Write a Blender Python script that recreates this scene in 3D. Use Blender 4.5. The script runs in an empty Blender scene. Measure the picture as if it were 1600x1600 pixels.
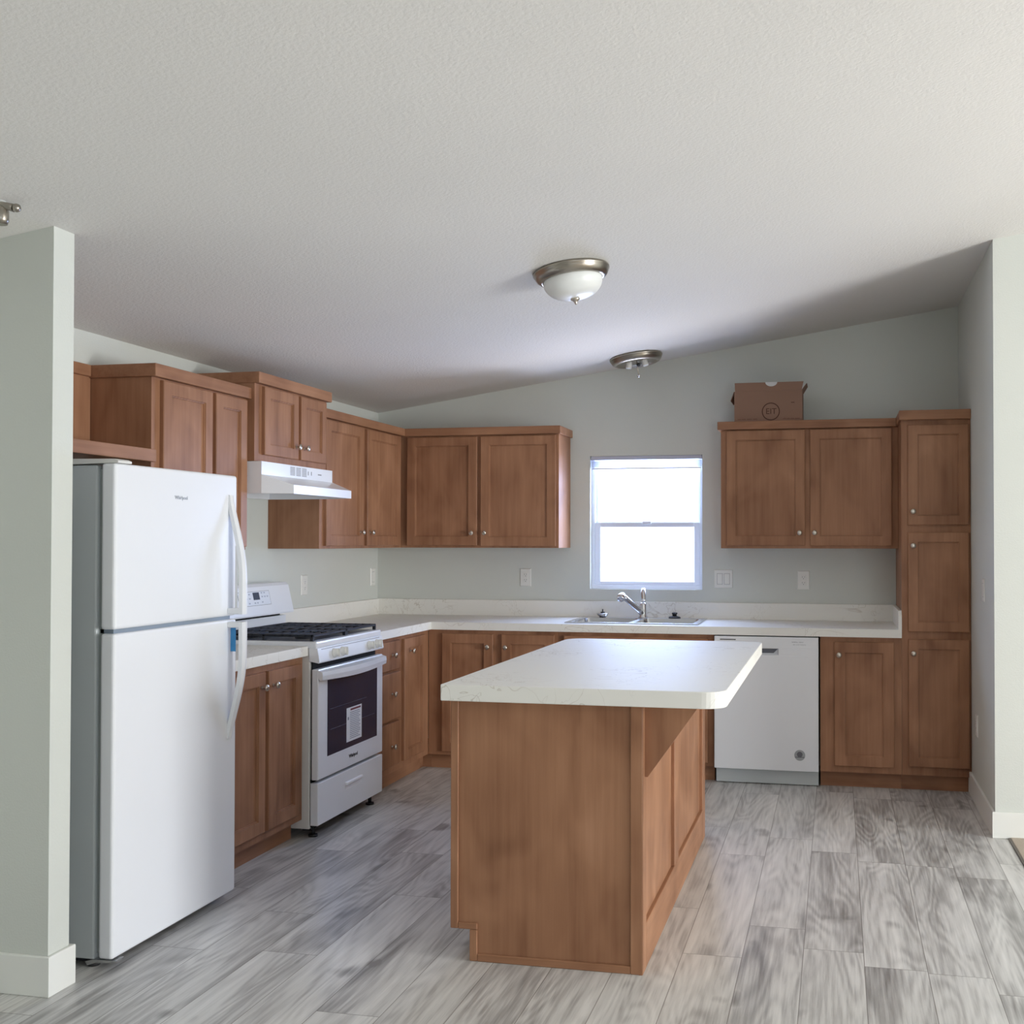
import bpy, bmesh, math, random
from mathutils import Matrix, Vector
random.seed(7)
SC = bpy.context.scene
COL = SC.collection

# ------------------------------------------------------------------ camera
yaw, pitch, roll = 0.2088, 0.0145, 0.0008
F_PX, CX, CY = 1697.9, 947.6, 821.4
fw = Vector((-math.sin(yaw)*math.cos(pitch), math.cos(yaw)*math.cos(pitch), math.sin(pitch)))
r0 = Vector((math.cos(yaw), math.sin(yaw), 0)); u0 = r0.cross(fw)
r1 = r0*math.cos(roll)+u0*math.sin(roll); u1 = -r0*math.sin(roll)+u0*math.cos(roll)
cd_ = bpy.data.cameras.new('camera'); cam = bpy.data.objects.new('camera', cd_); COL.objects.link(cam)
cam.matrix_world = Matrix(((r1.x, u1.x, -fw.x, 3.1074), (r1.y, u1.y, -fw.y, -7.0316), (r1.z, u1.z, -fw.z, 1.4183), (0, 0, 0, 1)))
cd_.sensor_width = 36; cd_.sensor_fit = 'HORIZONTAL'; cd_.lens = 36*F_PX/1600
cd_.shift_x = (800-CX)/1600; cd_.shift_y = (CY-800)/1600
cd_.clip_start = .05
SC.camera = cam
# ------------------------------------------------------------------ light
w = bpy.data.worlds.new('sky'); SC.world = w; w.use_nodes = True
bg = w.node_tree.nodes['Background']; bg.inputs[0].default_value = (.86, .93, 1, 1); bg.inputs[1].default_value = 3.0
def area(name, loc, direction, sx, sy, power, color=(1, 1, 1), spread=180):
    l = bpy.data.lights.new(name, 'AREA'); l.shape = 'RECTANGLE'; l.size = sx; l.size_y = sy
    l.energy = power; l.color = color; l.spread = math.radians(spread)
    o = bpy.data.objects.new(name, l); COL.objects.link(o); o.location = loc
    o.rotation_euler = Vector(direction).to_track_quat('-Z', 'Z').to_euler()
    return o
area('patio_door_daylight', (8.52, -4.3, 1.08), (-1, 0, 0), 1.7, 2.0, 268, (.97, .985, 1.0))
area('living_window_daylight', (5.4, -8.92, 1.45), (0, 1, 0), 2.2, 1.4, 16, (.90, .98, 1.08))
area('kitchen_window_daylight', (1.88, 0.35, 1.55), (0, -1, 0), 1.0, 1.0, 62, (.46, .66, 1.20))
area('kitchen_window_ground_bounce', (1.88, 1.30, .35), (0, -1, .75), 3.0, 1.2, 140, (1, .84, .66))
SC.view_settings.view_transform = 'Standard'; SC.view_settings.look = 'None'
SC.view_settings.exposure = 0.0; SC.view_settings.gamma = 1; SC.view_settings.use_curve_mapping = False
SC.cycles.use_denoising = True
SC.cycles.max_bounces = 10; SC.cycles.diffuse_bounces = 6

# ------------------------------------------------------------------ materials
def nodes(name):
    m = bpy.data.materials.new(name); m.use_nodes = True; nt = m.node_tree
    return m, nt, nt.nodes['Principled BSDF']
def N(nt, t, **k):
    n = nt.nodes.new(t)
    for a, b in k.items():
        if a in ('operation', 'blend_type', 'data_type', 'noise_dimensions', 'interpolation', 'wave_type', 'bands_direction'): setattr(n, a, b)
        else: n.inputs[a].default_value = b
    return n
def plain(name, c, rough=.5, metal=0, coat=0, emit=None, spec=None):
    m, nt, b = nodes(name)
    b.inputs['Base Color'].default_value = (*c, 1); b.inputs['Roughness'].default_value = rough
    b.inputs['Metallic'].default_value = metal
    if coat: b.inputs['Coat Weight'].default_value = coat; b.inputs['Coat Roughness'].default_value = .08
    if spec is not None: b.inputs['Specular IOR Level'].default_value = spec
    # faint procedural unevenness of the gloss
    no = N(nt, 'ShaderNodeTexNoise', Scale=9.0, Detail=3.0); mr = N(nt, 'ShaderNodeMapRange')
    mr.inputs['To Min'].default_value = max(0, rough-.008); mr.inputs['To Max'].default_value = min(1, rough+.012)
    tc = N(nt, 'ShaderNodeTexCoord'); L = nt.links.new
    L(tc.outputs['Object'], no.inputs['Vector']); L(no.outputs[0], mr.inputs['Value']); L(mr.outputs[0], b.inputs['Roughness'])
    return m
def ramp(nt, stops):
    r = nt.nodes.new('ShaderNodeValToRGB'); e = r.color_ramp.elements
    e[0].position, e[0].color = stops[0][0], (*stops[0][1], 1)
    e[1].position, e[1].color = stops[-1][0], (*stops[-1][1], 1)
    for p, c in stops[1:-1]:
        k = e.new(p); k.color = (*c, 1)
    return r
def wood(name, axis, tone=(1, 1, 1)):
    m, nt, b = nodes(name); L = nt.links.new
    tc = N(nt, 'ShaderNodeTexCoord'); oi = nt.nodes.new('ShaderNodeObjectInfo')
    add = N(nt, 'ShaderNodeVectorMath', operation='ADD'); mul = N(nt, 'ShaderNodeVectorMath', operation='SCALE'); mul.inputs['Scale'].default_value = 40
    cb = nt.nodes.new('ShaderNodeCombineXYZ')
    for i in range(3): L(oi.outputs['Random'], cb.inputs[i])
    L(cb.outputs[0], mul.inputs[0]); L(tc.outputs['Object'], add.inputs[0]); L(mul.outputs[0], add.inputs[1])
    sc = {'z': (38, 38, 1.6), 'x': (1.6, 38, 38), 'y': (38, 1.6, 38)}[axis]
    sb = {'z': (5, 5, 2.6), 'x': (2.6, 5, 5), 'y': (5, 2.6, 5)}[axis]
    m1 = nt.nodes.new('ShaderNodeMapping'); m1.inputs['Scale'].default_value = sc
    m2 = nt.nodes.new('ShaderNodeMapping'); m2.inputs['Scale'].default_value = sb
    L(add.outputs[0], m1.inputs[0]); L(add.outputs[0], m2.inputs[0])
    n1 = N(nt, 'ShaderNodeTexNoise', Scale=1.0, Detail=6.0, Roughness=.6); n2 = N(nt, 'ShaderNodeTexNoise', Scale=1.0, Detail=2.0, Roughness=.5, Distortion=.8)
    L(m1.outputs[0], n1.inputs['Vector']); L(m2.outputs[0], n2.inputs['Vector'])
    mx = N(nt, 'ShaderNodeMix', data_type='FLOAT'); mx.inputs[0].default_value = .62
    L(n1.outputs[0], mx.inputs[2]); L(n2.outputs[0], mx.inputs[3])
    t = tone
    rp = ramp(nt, [(.30, (.20*t[0], .088*t[1], .043*t[2])), (.46, (.29*t[0], .136*t[1], .069*t[2])), (.58, (.345*t[0], .168*t[1], .087*t[2])), (.74, (.42*t[0], .215*t[1], .118*t[2]))])
    L(mx.outputs[0], rp.inputs[0]); L(rp.outputs[0], b.inputs['Base Color'])
    b.inputs['Roughness'].default_value = .45; b.inputs['Specular IOR Level'].default_value = .25
    bp = N(nt, 'ShaderNodeBump', Strength=.06, Distance=.001); L(n1.outputs[0], bp.inputs['Height']); L(bp.outputs[0], b.inputs['Normal'])
    return m
WZ, WX, WY = wood('maple_vertical', 'z', (1.09, 1.14, 1.22)), wood('maple_along_x', 'x', (1.09, 1.14, 1.22)), wood('maple_along_y', 'y', (1.09, 1.14, 1.22))
WD = wood('maple_dark_edge', 'z', (.55, .48, .45))
def paint(name, c, scale=120, strength=.25, rough=.75):
    m, nt, b = nodes(name); L = nt.links.new
    tc = N(nt, 'ShaderNodeTexCoord'); no = N(nt, 'ShaderNodeTexNoise', Scale=scale, Detail=3.0, Roughness=.55)
    big = N(nt, 'ShaderNodeTexNoise', Scale=1.2, Detail=2.0)
    L(tc.outputs['Object'], no.inputs['Vector']); L(tc.outputs['Object'], big.inputs['Vector'])
    rp = ramp(nt, [(.3, tuple(v*.965 for v in c)), (.7, c)]); L(big.outputs[0], rp.inputs[0]); L(rp.outputs[0], b.inputs['Base Color'])
    b.inputs['Roughness'].default_value = rough
    bp = N(nt, 'ShaderNodeBump', Strength=strength, Distance=.004); L(no.outputs[0], bp.inputs['Height']); L(bp.outputs[0], b.inputs['Normal'])
    return m
M_WALL = paint('wall_paint', (.665, .69, .645), 150, .18)
M_WALLD = paint('bounce_cutting_paint', (.36, .37, .36), 150, .18)  # unseen walls, darkened on purpose to cut light bounced into the kitchen
M_CEIL = paint('ceiling_texture', (.73, .72, .69), 85, .5, .85)
M_BASE = plain('trim_white', (.82, .83, .79), .4)
def floor_mat():
    m, nt, b = nodes('grey_oak_planks'); L = nt.links.new
    tc = N(nt, 'ShaderNodeTexCoord'); sp = nt.nodes.new('ShaderNodeSeparateXYZ'); L(tc.outputs['Object'], sp.inputs[0])
    def mth(op, a, bb=None, c=None):
        n = nt.nodes.new('ShaderNodeMath'); n.operation = op
        for i, v in enumerate((a, bb, c)):
            if v is None: continue
            if isinstance(v, (int, float)): n.inputs[i].default_value = v
            else: L(v, n.inputs[i])
        return n.outputs[0]
    W_, L_ = .2035, 1.22
    xs = mth('DIVIDE', mth('SUBTRACT', sp.outputs[0], 2.788-40*W_), W_)
    ix = mth('FLOOR', xs); fx = mth('FRACT', xs)
    wn = nt.nodes.new('ShaderNodeTexWhiteNoise'); wn.noise_dimensions = '1D'; L(ix, wn.inputs['W'])
    ys = mth('DIVIDE', mth('ADD', sp.outputs[1], mth('MULTIPLY', wn.outputs[0], L_*3)), L_)
    iy = mth('FLOOR', ys); fy = mth('FRACT', ys)
    cb = nt.nodes.new('ShaderNodeCombineXYZ'); L(ix, cb.inputs[0]); L(iy, cb.inputs[1])
    wn2 = nt.nodes.new('ShaderNodeTexWhiteNoise'); wn2.noise_dimensions = '2D'; L(cb.outputs[0], wn2.inputs['Vector'])
    # grain coordinates, shifted per plank
    off = nt.nodes.new('ShaderNodeVectorMath'); off.operation = 'SCALE'; L(wn2.outputs['Color'], off.inputs[0]); off.inputs['Scale'].default_value = 30
    ad = nt.nodes.new('ShaderNodeVectorMath'); ad.operation = 'ADD'; L(tc.outputs['Object'], ad.inputs[0]); L(off.outputs[0], ad.inputs[1])
    def mapn(s, **k):
        mp = nt.nodes.new('ShaderNodeMapping'); mp.inputs['Scale'].default_value = s; L(ad.outputs[0], mp.inputs[0])
        n = N(nt, 'ShaderNodeTexNoise', **k); L(mp.outputs[0], n.inputs['Vector']); return n.outputs[0]
    fine = mapn((95, 3.2, 1), Scale=1.0, Detail=6.0, Roughness=.65)
    broad = mapn((9, 1.3, 1), Scale=1.0, Detail=3.0, Roughness=.55, Distortion=.6)
    # cathedral rings: contour lines of a smooth field
    fld = mapn((5.5, .85, 1), Scale=1.0, Detail=1.5, Roughness=.45, Distortion=.3)
    ring = mth('SINE', mth('MULTIPLY', fld, 95))
    ring = mth('MULTIPLY_ADD', ring, .5, .5)
    knots = mapn((6.5, 4.0, 1), Scale=1.0, Detail=1.5, Roughness=.5)
    kn = nt.nodes.new('ShaderNodeMapRange'); L(knots, kn.inputs['Value'])
    kn.inputs['From Min'].default_value = .67; kn.inputs['From Max'].default_value = .78
    v = mth('MULTIPLY_ADD', fine, .42, mth('MULTIPLY', broad, .60))
    v = mth('MULTIPLY_ADD', ring, .078, v)
    v = mth('ADD', v, mth('MULTIPLY', mth('SUBTRACT', wn2.outputs[0], .5), .10))
    v = mth('SUBTRACT', v, mth('MULTIPLY', kn.outputs[0], .22))
    rp = ramp(nt, [(.33, (.23, .22, .21)), (.46, (.415, .407, .396)), (.57, (.60, .594, .575)), (.72, (.75, .742, .72))])
    L(v, rp.inputs[0])
    # seams
    ex = mth('MINIMUM', fx, mth('SUBTRACT', 1, fx)); ey = mth('MINIMUM', fy, mth('SUBTRACT', 1, fy))
    sx_ = mth('LESS_THAN', ex, .0065); sy_ = mth('LESS_THAN', ey, .0011)
    seam = mth('MAXIMUM', sx_, sy_)
    mx = N(nt, 'ShaderNodeMix', data_type='RGBA'); L(mth('MULTIPLY', seam, .72), mx.inputs[0]); L(rp.outputs[0], mx.inputs[6]); mx.inputs[7].default_value = (.10, .085, .07, 1)
    L(mx.outputs[2], b.inputs['Base Color'])
    rr = mth('MULTIPLY_ADD', fine, .15, .30); L(rr, b.inputs['Roughness'])
    bp = N(nt, 'ShaderNodeBump', Strength=.12, Distance=.002); L(mth('SUBTRACT', fine, seam), bp.inputs['Height']); L(bp.outputs[0], b.inputs['Normal'])
    return m
M_FLOOR = floor_mat()
def marble():
    m, nt, b = nodes('veined_white_laminate'); L = nt.links.new
    tc = N(nt, 'ShaderNodeTexCoord')
    base = (.86, .85, .80)
    def vein(scale, width, dist):
        n = N(nt, 'ShaderNodeTexNoise', Scale=scale, Detail=3.0, Roughness=.55, Distortion=dist)
        geo = nt.nodes.new('ShaderNodeNewGeometry'); L(geo.outputs['Position'], n.inputs['Vector'])
        s = nt.nodes.new('ShaderNodeMath'); s.operation = 'SUBTRACT'; L(n.outputs[0], s.inputs[0]); s.inputs[1].default_value = .5
        a = nt.nodes.new('ShaderNodeMath'); a.operation = 'ABSOLUTE'; L(s.outputs[0], a.inputs[0])
        mr = nt.nodes.new('ShaderNodeMapRange'); L(a.outputs[0], mr.inputs['Value']); mr.inputs['From Max'].default_value = width
        mr.inputs['To Min'].default_value = 1; mr.inputs['To Max'].default_value = 0
        return mr.outputs[0]
    v1 = vein(3.2, .007, 1.4); v2 = vein(7.0, .006, 1.0)
    msk = N(nt, 'ShaderNodeTexNoise', Scale=2.2, Detail=1.0); geo = nt.nodes.new('ShaderNodeNewGeometry'); L(geo.outputs['Position'], msk.inputs['Vector'])
    mk = nt.nodes.new('ShaderNodeMapRange'); L(msk.outputs[0], mk.inputs['Value']); mk.inputs['From Min'].default_value = .45; mk.inputs['From Max'].default_value = .62
    mm = nt.nodes.new('ShaderNodeMath'); mm.operation = 'MAXIMUM'; L(v1, mm.inputs[0]); L(v2, mm.inputs[1])
    m3 = nt.nodes.new('ShaderNodeMath'); m3.operation = 'MULTIPLY'; L(mm.outputs[0], m3.inputs[0]); L(mk.outputs[0], m3.inputs[1])
    m4 = nt.nodes.new('ShaderNodeMath'); m4.operation = 'MULTIPLY'; L(m3.outputs[0], m4.inputs[0]); m4.inputs[1].default_value = .55
    mx = N(nt, 'ShaderNodeMix', data_type='RGBA'); L(m4.outputs[0], mx.inputs[0]); mx.inputs[6].default_value = (*base, 1); mx.inputs[7].default_value = (.42, .36, .27, 1)
    L(mx.outputs[2], b.inputs['Base Color']); b.inputs['Roughness'].default_value = .56; b.inputs['Specular IOR Level'].default_value = .3
    n = N(nt, 'ShaderNodeTexNoise', Scale=60.0, Detail=2.0); L(tc.outputs['Object'], n.inputs['Vector'])
    bp = N(nt, 'ShaderNodeBump', Strength=.10, Distance=.002); L(n.outputs[0], bp.inputs['Height']); L(bp.outputs[0], b.inputs['Normal'])
    return m
M_CTR = marble()
M_APP = plain('white_enamel', (.84, .86, .89), .28, coat=.3)
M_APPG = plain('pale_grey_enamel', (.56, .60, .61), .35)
M_APPB = plain('off_white_enamel', (.76, .75, .71), .4)
M_BLK = plain('black_iron', (.012, .014, .02), .45)
M_DARK = plain('dark_void', (.006, .006, .007), .9)
M_BGLASS = plain('dark_oven_glass', (.018, .026, .055), .10)
M_NICK = plain('brushed_nickel', (.62, .57, .50), .28, 1)
M_NICKD = plain('aged_nickel', (.40, .37, .32), .30, 1)
M_CHR = plain('chrome', (.72, .72, .73), .14, 1)
M_STEEL = plain('stainless_steel', (.62, .63, .64), .25, 1)
M_VINYL = plain('white_vinyl', (.86, .90, .98), .4); M_VINYL.node_tree.nodes['Principled BSDF'].inputs['Transmission Weight'].default_value = .07
M_PLATE = plain('white_plastic', (.80, .80, .76), .35)
M_PLSH = plain('socket_shadow_grey', (.30, .30, .30), .6)
M_BLUE = plain('blue_film_tape', (.03, .25, .55), .3)
M_PAPER = plain('white_paper', (.80, .80, .80), .6)
M_INK = plain('grey_print', (.25, .26, .30), .6)
M_RED = plain('dark_red_print', (.16, .02, .02), .6)
M_CARD = paint('cardboard', (.27, .155, .105), 30, .1)
M_CARDI = plain('brown_ink', (.085, .035, .02), .8)
M_CARDS = plain('cardboard_print_shade', (.20, .10, .065), .8)
M_RUB = plain('black_rubber', (.02, .02, .02), .6)
M_CARPET = paint('beige_carpet', (.50, .43, .35), 260, 1.0, .95)
M_BADGE = plain('silver_badge', (.38, .40, .42), .35, .6)
m_, nt_, b_ = nodes('frosted_glass'); M_FROST = m_
b_.inputs['Base Color'].default_value = (.86, .88, .86, 1); b_.inputs['Roughness'].default_value = .35
b_.inputs['Subsurface Weight'].default_value = .5; b_.inputs['Subsurface Radius'].default_value = (.02, .02, .02)
m_, nt_, b_ = nodes('window_glass'); M_GLASS = m_
b_.inputs['Base Color'].default_value = (1, 1, 1, 1); b_.inputs['Roughness'].default_value = 0; b_.inputs['Alpha'].default_value = .12
m_, nt_, b_ = nodes('blind_slats'); M_BLIND = m_
b_.inputs['Base Color'].default_value = (.88, .90, .95, 1); b_.inputs['Transmission Weight'].default_value = .5; b_.inputs['Roughness'].default_value = .6

# ------------------------------------------------------------------ geometry helpers (x, d, z): d = distance from the back wall, y = -d
def P(x, d, z): return Vector((x, -d, z))
def B(): return bmesh.new()
def box(bm, x0, x1, d0, d1, z0, z1, bev=0, seg=1):
    t = bmesh.new(); bmesh.ops.create_cube(t, size=1)
    for v in t.verts:
        v.co = Vector(((x0+x1)/2+v.co.x*(x1-x0), -(d0+d1)/2+v.co.y*(d1-d0), (z0+z1)/2+v.co.z*(z1-z0)))
    if bev: bmesh.ops.bevel(t, geom=t.edges[:], offset=bev, segments=seg, affect='EDGES', profile=.5)
    merge(bm, t); return bm
def merge(bm, t):
    mp = {}
    for v in t.verts: mp[v] = bm.verts.new(v.co)
    for f in t.faces:
        try: nf = bm.faces.new([mp[v] for v in f.verts]); nf.smooth = f.smooth
        except ValueError: pass
    t.free()
def prism(bm, pts, axis, a, b):
    """polygon pts extruded along an axis. axis 'd': pts are (x,z); 'z': pts are (x,d); 'x': pts are (d,z)"""
    def q(p, s):
        return {'d': lambda: P(p[0], s, p[1]), 'z': lambda: P(p[0], p[1], s), 'x': lambda: P(s, p[0], p[1])}[axis]()
    A = [bm.verts.new(q(p, a)) for p in pts]; C = [bm.verts.new(q(p, b)) for p in pts]
    n = len(pts); bm.faces.new(A); bm.faces.new(C[::-1])
    for i in range(n): bm.faces.new((A[i], C[i], C[(i+1) % n], A[(i+1) % n]))
    return bm
def rings(bm, loops, cap0=True, cap1=True, smooth=False):
    R = [[bm.verts.new(c) for c in l] for l in loops]; n = len(R[0])
    for a, b in zip(R, R[1:]):
        for i in range(n):
            f = bm.faces.new((a[i], a[(i+1) % n], b[(i+1) % n], b[i])); f.smooth = smooth
    if cap0: bm.faces.new(R[0][::-1])
    if cap1: bm.faces.new(R[-1])
    return bm
def lathe(bm, prof, c, axis=(0, 0, 1), seg=32, smooth=True):
    ax = Vector(axis).normalized(); e1 = ax.orthogonal().normalized(); e2 = ax.cross(e1); c = Vector(c)
    loops = []
    for r, h in prof:
        r = max(r, .0002)
        loops.append([c+ax*h+(e1*math.cos(t)+e2*math.sin(t))*r for t in [2*math.pi*i/seg for i in range(seg)]])
    return rings(bm, loops, True, True, smooth)
def cyl(bm, c, axis, r, h, seg=24): return lathe(bm, [(r, 0), (r, h)], c, axis, seg)
def tube(bm, pts, rad, seg=12, flat=None):
    """tube through points (vectors). rad number or list. flat = (width vector, ratio) squashes"""
    pts = [Vector(p) for p in pts]; loops = []; up = None
    for i, p in enumerate(pts):
        t = (pts[min(i+1, len(pts)-1)]-pts[max(i-1, 0)]).normalized()
        if up is None: up = t.orthogonal().normalized()
        up = (up-t*up.dot(t)).normalized(); s = t.cross(up)
        r = rad[i] if isinstance(rad, (list, tuple)) else rad
        loops.append([p+(up*math.cos(a)+s*math.sin(a))*r for a in [2*math.pi*k/seg for k in range(seg)]])
    return rings(bm, loops, True, True, True)
def wpos(o):
    v = Vector((0, 0, 0))
    while o is not None: v += o.location; o = o.parent
    return v
def obj(name, bm, mat, parent=None, recalc=True, shade=None):
    if recalc: bmesh.ops.recalc_face_normals(bm, faces=bm.faces[:])
    xs = [v.co for v in bm.verts]
    lo = Vector([min(v[i] for v in xs) for i in range(3)]); hi = Vector([max(v[i] for v in xs) for i in range(3)])
    c = (lo+hi)/2
    if parent is None: c.z = lo.z
    for v in bm.verts: v.co -= c
    me = bpy.data.meshes.new(name); bm.to_mesh(me); bm.free()
    for m in (mat if isinstance(mat, (list, tuple)) else [mat]): me.materials.append(m)
    o = bpy.data.objects.new(name, me); COL.objects.link(o)
    if parent is not None: o.parent = parent; o.location = c-wpos(parent)
    else: o.location = c
    return o
def thing(name, label, cat, loc, group=None):
    o = bpy.data.objects.new(name, None); COL.objects.link(o); o.location = P(*loc); o.empty_display_size = .05
    return tag(o, label, cat, group)
def tag(o, label, cat, group=None):
    o['label'] = label; o['category'] = cat
    if group: o['group'] = group
    return o
def struct(name, bm, mat, parent=None):
    o = obj(name, bm, mat, parent)
    if parent is None: o['kind'] = 'structure'
    return o
def text(s, size, loc, facing, mat, name, parent, depth=.0004, bold=0):
    """loc (x,d,z) centre; facing 'B' towards the camera side, 'L' towards +x"""
    c = bpy.data.curves.new('lettering', 'FONT'); c.body = s; c.size = size; c.extrude = depth; c.align_x = 'CENTER'; c.align_y = 'CENTER'; c.offset = bold
    t = bpy.data.objects.new('lettering_source', c); COL.objects.link(t)
    me = bpy.data.meshes.new_from_object(t.evaluated_get(bpy.context.evaluated_depsgraph_get()))
    COL.objects.unlink(t); bpy.data.objects.remove(t)
    R = {'B': Matrix.Rotation(math.pi/2, 4, 'X'), 'L': Matrix.Rotation(math.pi/2, 4, 'Z') @ Matrix.Rotation(math.pi/2, 4, 'X')}[facing]
    me.transform(R); me.materials.clear(); me.materials.append(mat)
    o = bpy.data.objects.new(name, me); COL.objects.link(o); o.parent = parent; o.location = P(*loc)-wpos(parent)
    return o

# face mapping: B faces the camera, L faces +x, I faces -x
def mapper(kind, base):
    if kind == 'B': return lambda u, v, w: P(u, base+w, v)
    if kind == 'L': return lambda u, v, w: P(base+w, u, v)
    return lambda u, v, w: P(base-w, u, v)
def slab(bm, mp, u0, u1, v0, v1, w0, w1, bev=.0025):
    def ring(i, w): return [mp(u0+i, v0+i, w), mp(u1-i, v0+i, w), mp(u1-i, v1-i, w), mp(u0+i, v1-i, w)]
    return rings(bm, [ring(0, w0), ring(0, w1-bev), ring(bev, w1)])
def shaker(bm, mp, u0, u1, v0, v1, w0, w1, fr=.057):
    def ring(i, w): return [mp(u0+i, v0+i, w), mp(u1-i, v0+i, w), mp(u1-i, v1-i, w), mp(u0+i, v1-i, w)]
    return rings(bm, [ring(0, w0), ring(0, w1-.003), ring(.003, w1), ring(fr, w1), ring(fr+.0012, w1-.005), ring(fr+.005, w1-.0055), ring(fr+.0062, w1-.011)])
_knob = {}
def knob(kind, base, u, v, parent, name='knob', label=None):
    ax = {'B': (0, -1, 0), 'L': (1, 0, 0), 'I': (-1, 0, 0)}[kind]
    c = mapper(kind, base)(u, v, 0)
    if kind not in _knob:
        bm = B(); lathe(bm, [(.0075, 0), (.007, .003), (.005, .006), (.005, .013), (.009, .017), (.014, .020), (.0155, .024), (.0145, .028), (.010, .031), (.003, .0325)], (0, 0, 0), ax, 20)
        bmesh.ops.recalc_face_normals(bm, faces=bm.faces[:])
        me = bpy.data.meshes.new('knob'); bm.to_mesh(me); bm.free(); me.materials.append(M_NICK); _knob[kind] = me
    o = bpy.data.objects.new(name, _knob[kind]); COL.objects.link(o); o.parent = parent; o.location = c-wpos(parent)
    return o
def door(kind, face, u0, u1, v0, v1, parent, kn=None, name='door', t=.02, fr=.057):
    bm = B(); shaker(bm, mapper(kind, face), u0, u1, v0, v1, .0005, t, fr)
    o = obj(name, bm, WZ, parent)
    if kn: knob(kind, face+t if kind != 'I' else face-t, kn[0], kn[1], o)
    return o
def drawer(kind, face, u0, u1, v0, v1, parent, kn, t=.02):
    bm = B(); slab(bm, mapper(kind, face), u0, u1, v0, v1, .0005, t, .004)
    o = obj('drawer', bm, WZ, parent); knob(kind, face+t, kn[0], kn[1], o); return o

def edge_top(pts, z0, z1, bev=.004):
    bm = B(); prism(bm, pts, 'z', z0, z1)
    bmesh.ops.recalc_face_normals(bm, faces=bm.faces[:])
    e = [x for x in bm.edges if abs(x.verts[0].co.z-x.verts[1].co.z) < 1e-5]
    bmesh.ops.bevel(bm, geom=e, offset=bev, segments=2, affect='EDGES', profile=.5)
    return bm
# ------------------------------------------------------------------ structure
ZC, SL = 2.3062, .149
RX = 4.75; RZ = ZC+SL*RX; FARX = 8.6; DEND = 9.0
def zc(x): return ZC+SL*x if x <= RX else RZ-SL*(x-RX)
bm = B(); prism(bm, [(-.12, -.1), (3.915, -.1), (3.915, 0), (-.12, 0)], 'd', -.12, DEND+.1)
fl = struct('floor', bm, M_FLOOR)
# keep the plank pattern tied to room coordinates
for v in fl.data.vertices: v.co += fl.location
fl.location = (0, 0, 0)
bm = B(); box(bm, 3.915, FARX+.1, 1.50, DEND+.1, -.1, .008, .003); struct('floor', bm, M_CARPET)
bm = B(); box(bm, 3.903, 3.918, 1.543, DEND, 0, .006, .002); struct('trim_1', bm, plain('transition_strip', (.10, .085, .07), .5))
bm = B(); prism(bm, [(-.12, zc(-.12)), (RX, RZ), (FARX+.1, zc(FARX+.1)), (FARX+.1, zc(FARX+.1)+.1), (RX, RZ+.1), (-.12, zc(-.12)+.1)], 'd', -.12, DEND+.1)
struct('ceiling', bm, M_CEIL)
bm = B(); box(bm, -.12, 0, -.12, DEND+.1, 0, ZC+.02); struct('wall_left', bm, M_WALL)
WL, WR, WB, WT = 1.5066, 2.2536, 1.1036, 1.9833
bm = B(); o4 = [(-.12, 0), (3.97, 0), (3.97, zc(3.97)), (-.12, zc(-.12))]; i4 = [(WL, WB), (WR, WB), (WR, WT), (WL, WT)]
rings(bm, [[P(a, dd, b) for a, b in q] for q, dd in ((o4, 0), (i4, 0), (i4, -.12), (o4, -.12), (o4, 0))], cap0=False, cap1=False)
bmesh.ops.remove_doubles(bm, verts=bm.verts[:], dist=.0001); struct('wall_back', bm, M_WALL)
XR, DR = 3.848, 1.528
bm = B(); prism(bm, [(XR, 0), (XR+.11, 0), (XR+.11, zc(XR+.11)), (XR, zc(XR))], 'd', 0, DR-.11); struct('wall_right', bm, M_WALL)
bm = B(); prism(bm, [(XR, 0), (FARX, 0), (FARX, zc(FARX)), (RX, RZ), (XR, zc(XR))], 'd', DR-.11, DR); struct('wall_right', bm, M_WALL)
PX, PD0, PD1 = .6987, 3.9649, 4.0594
bm = B(); prism(bm, [(0, 0), (PX, 0), (PX, zc(PX)), (0, ZC)], 'd', PD0, PD1); struct('wall_partition', bm, M_WALL)
# walls outside the picture that close the room: far right with a patio door, behind with a window
def wall_open(name, axis, at, th, a0, a1, o0, o1, zo0, zo1, ztop):
    bm = B()
    for (p, q, z0, z1) in ((a0, o0, 0, ztop), (o1, a1, 0, ztop), (o0, o1, 0, zo0), (o0, o1, zo1, ztop)):
        if z1-z0 < .001: continue
        if axis == 'x': box(bm, at, at+th, p, q, z0, z1)
        else: box(bm, p, q, at, at+th, z0, z1)
    return struct(name, bm, M_WALLD)
wall_open('wall_far_right', 'x', FARX, .1, DR-.11, DEND+.1, 3.4, 5.2, 0.001, 2.08, zc(FARX)+.02)
wall_open('wall_behind', 'd', DEND, .1, 0, FARX, 4.2, 6.6, .75, 2.15, 3.05)
def baseb(name, pts):
    struct(name, edge_top(pts, 0, .125, .003), M_BASE)
T = .014
baseb('baseboard_right', [(XR-T, .56), (XR, .56), (XR, DR), (FARX, DR), (FARX, DR+T), (XR-T, DR+T)])
baseb('baseboard_partition', [(0, PD1), (PX, PD1), (PX, PD0), (.1, PD0), (.1, PD0-T), (PX+T, PD0-T), (PX+T, PD1+T), (0, PD1+T)])
baseb('baseboard_left', [(0, PD1+T+.001), (T, PD1+T+.001), (T, DEND), (0, DEND)])

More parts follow.
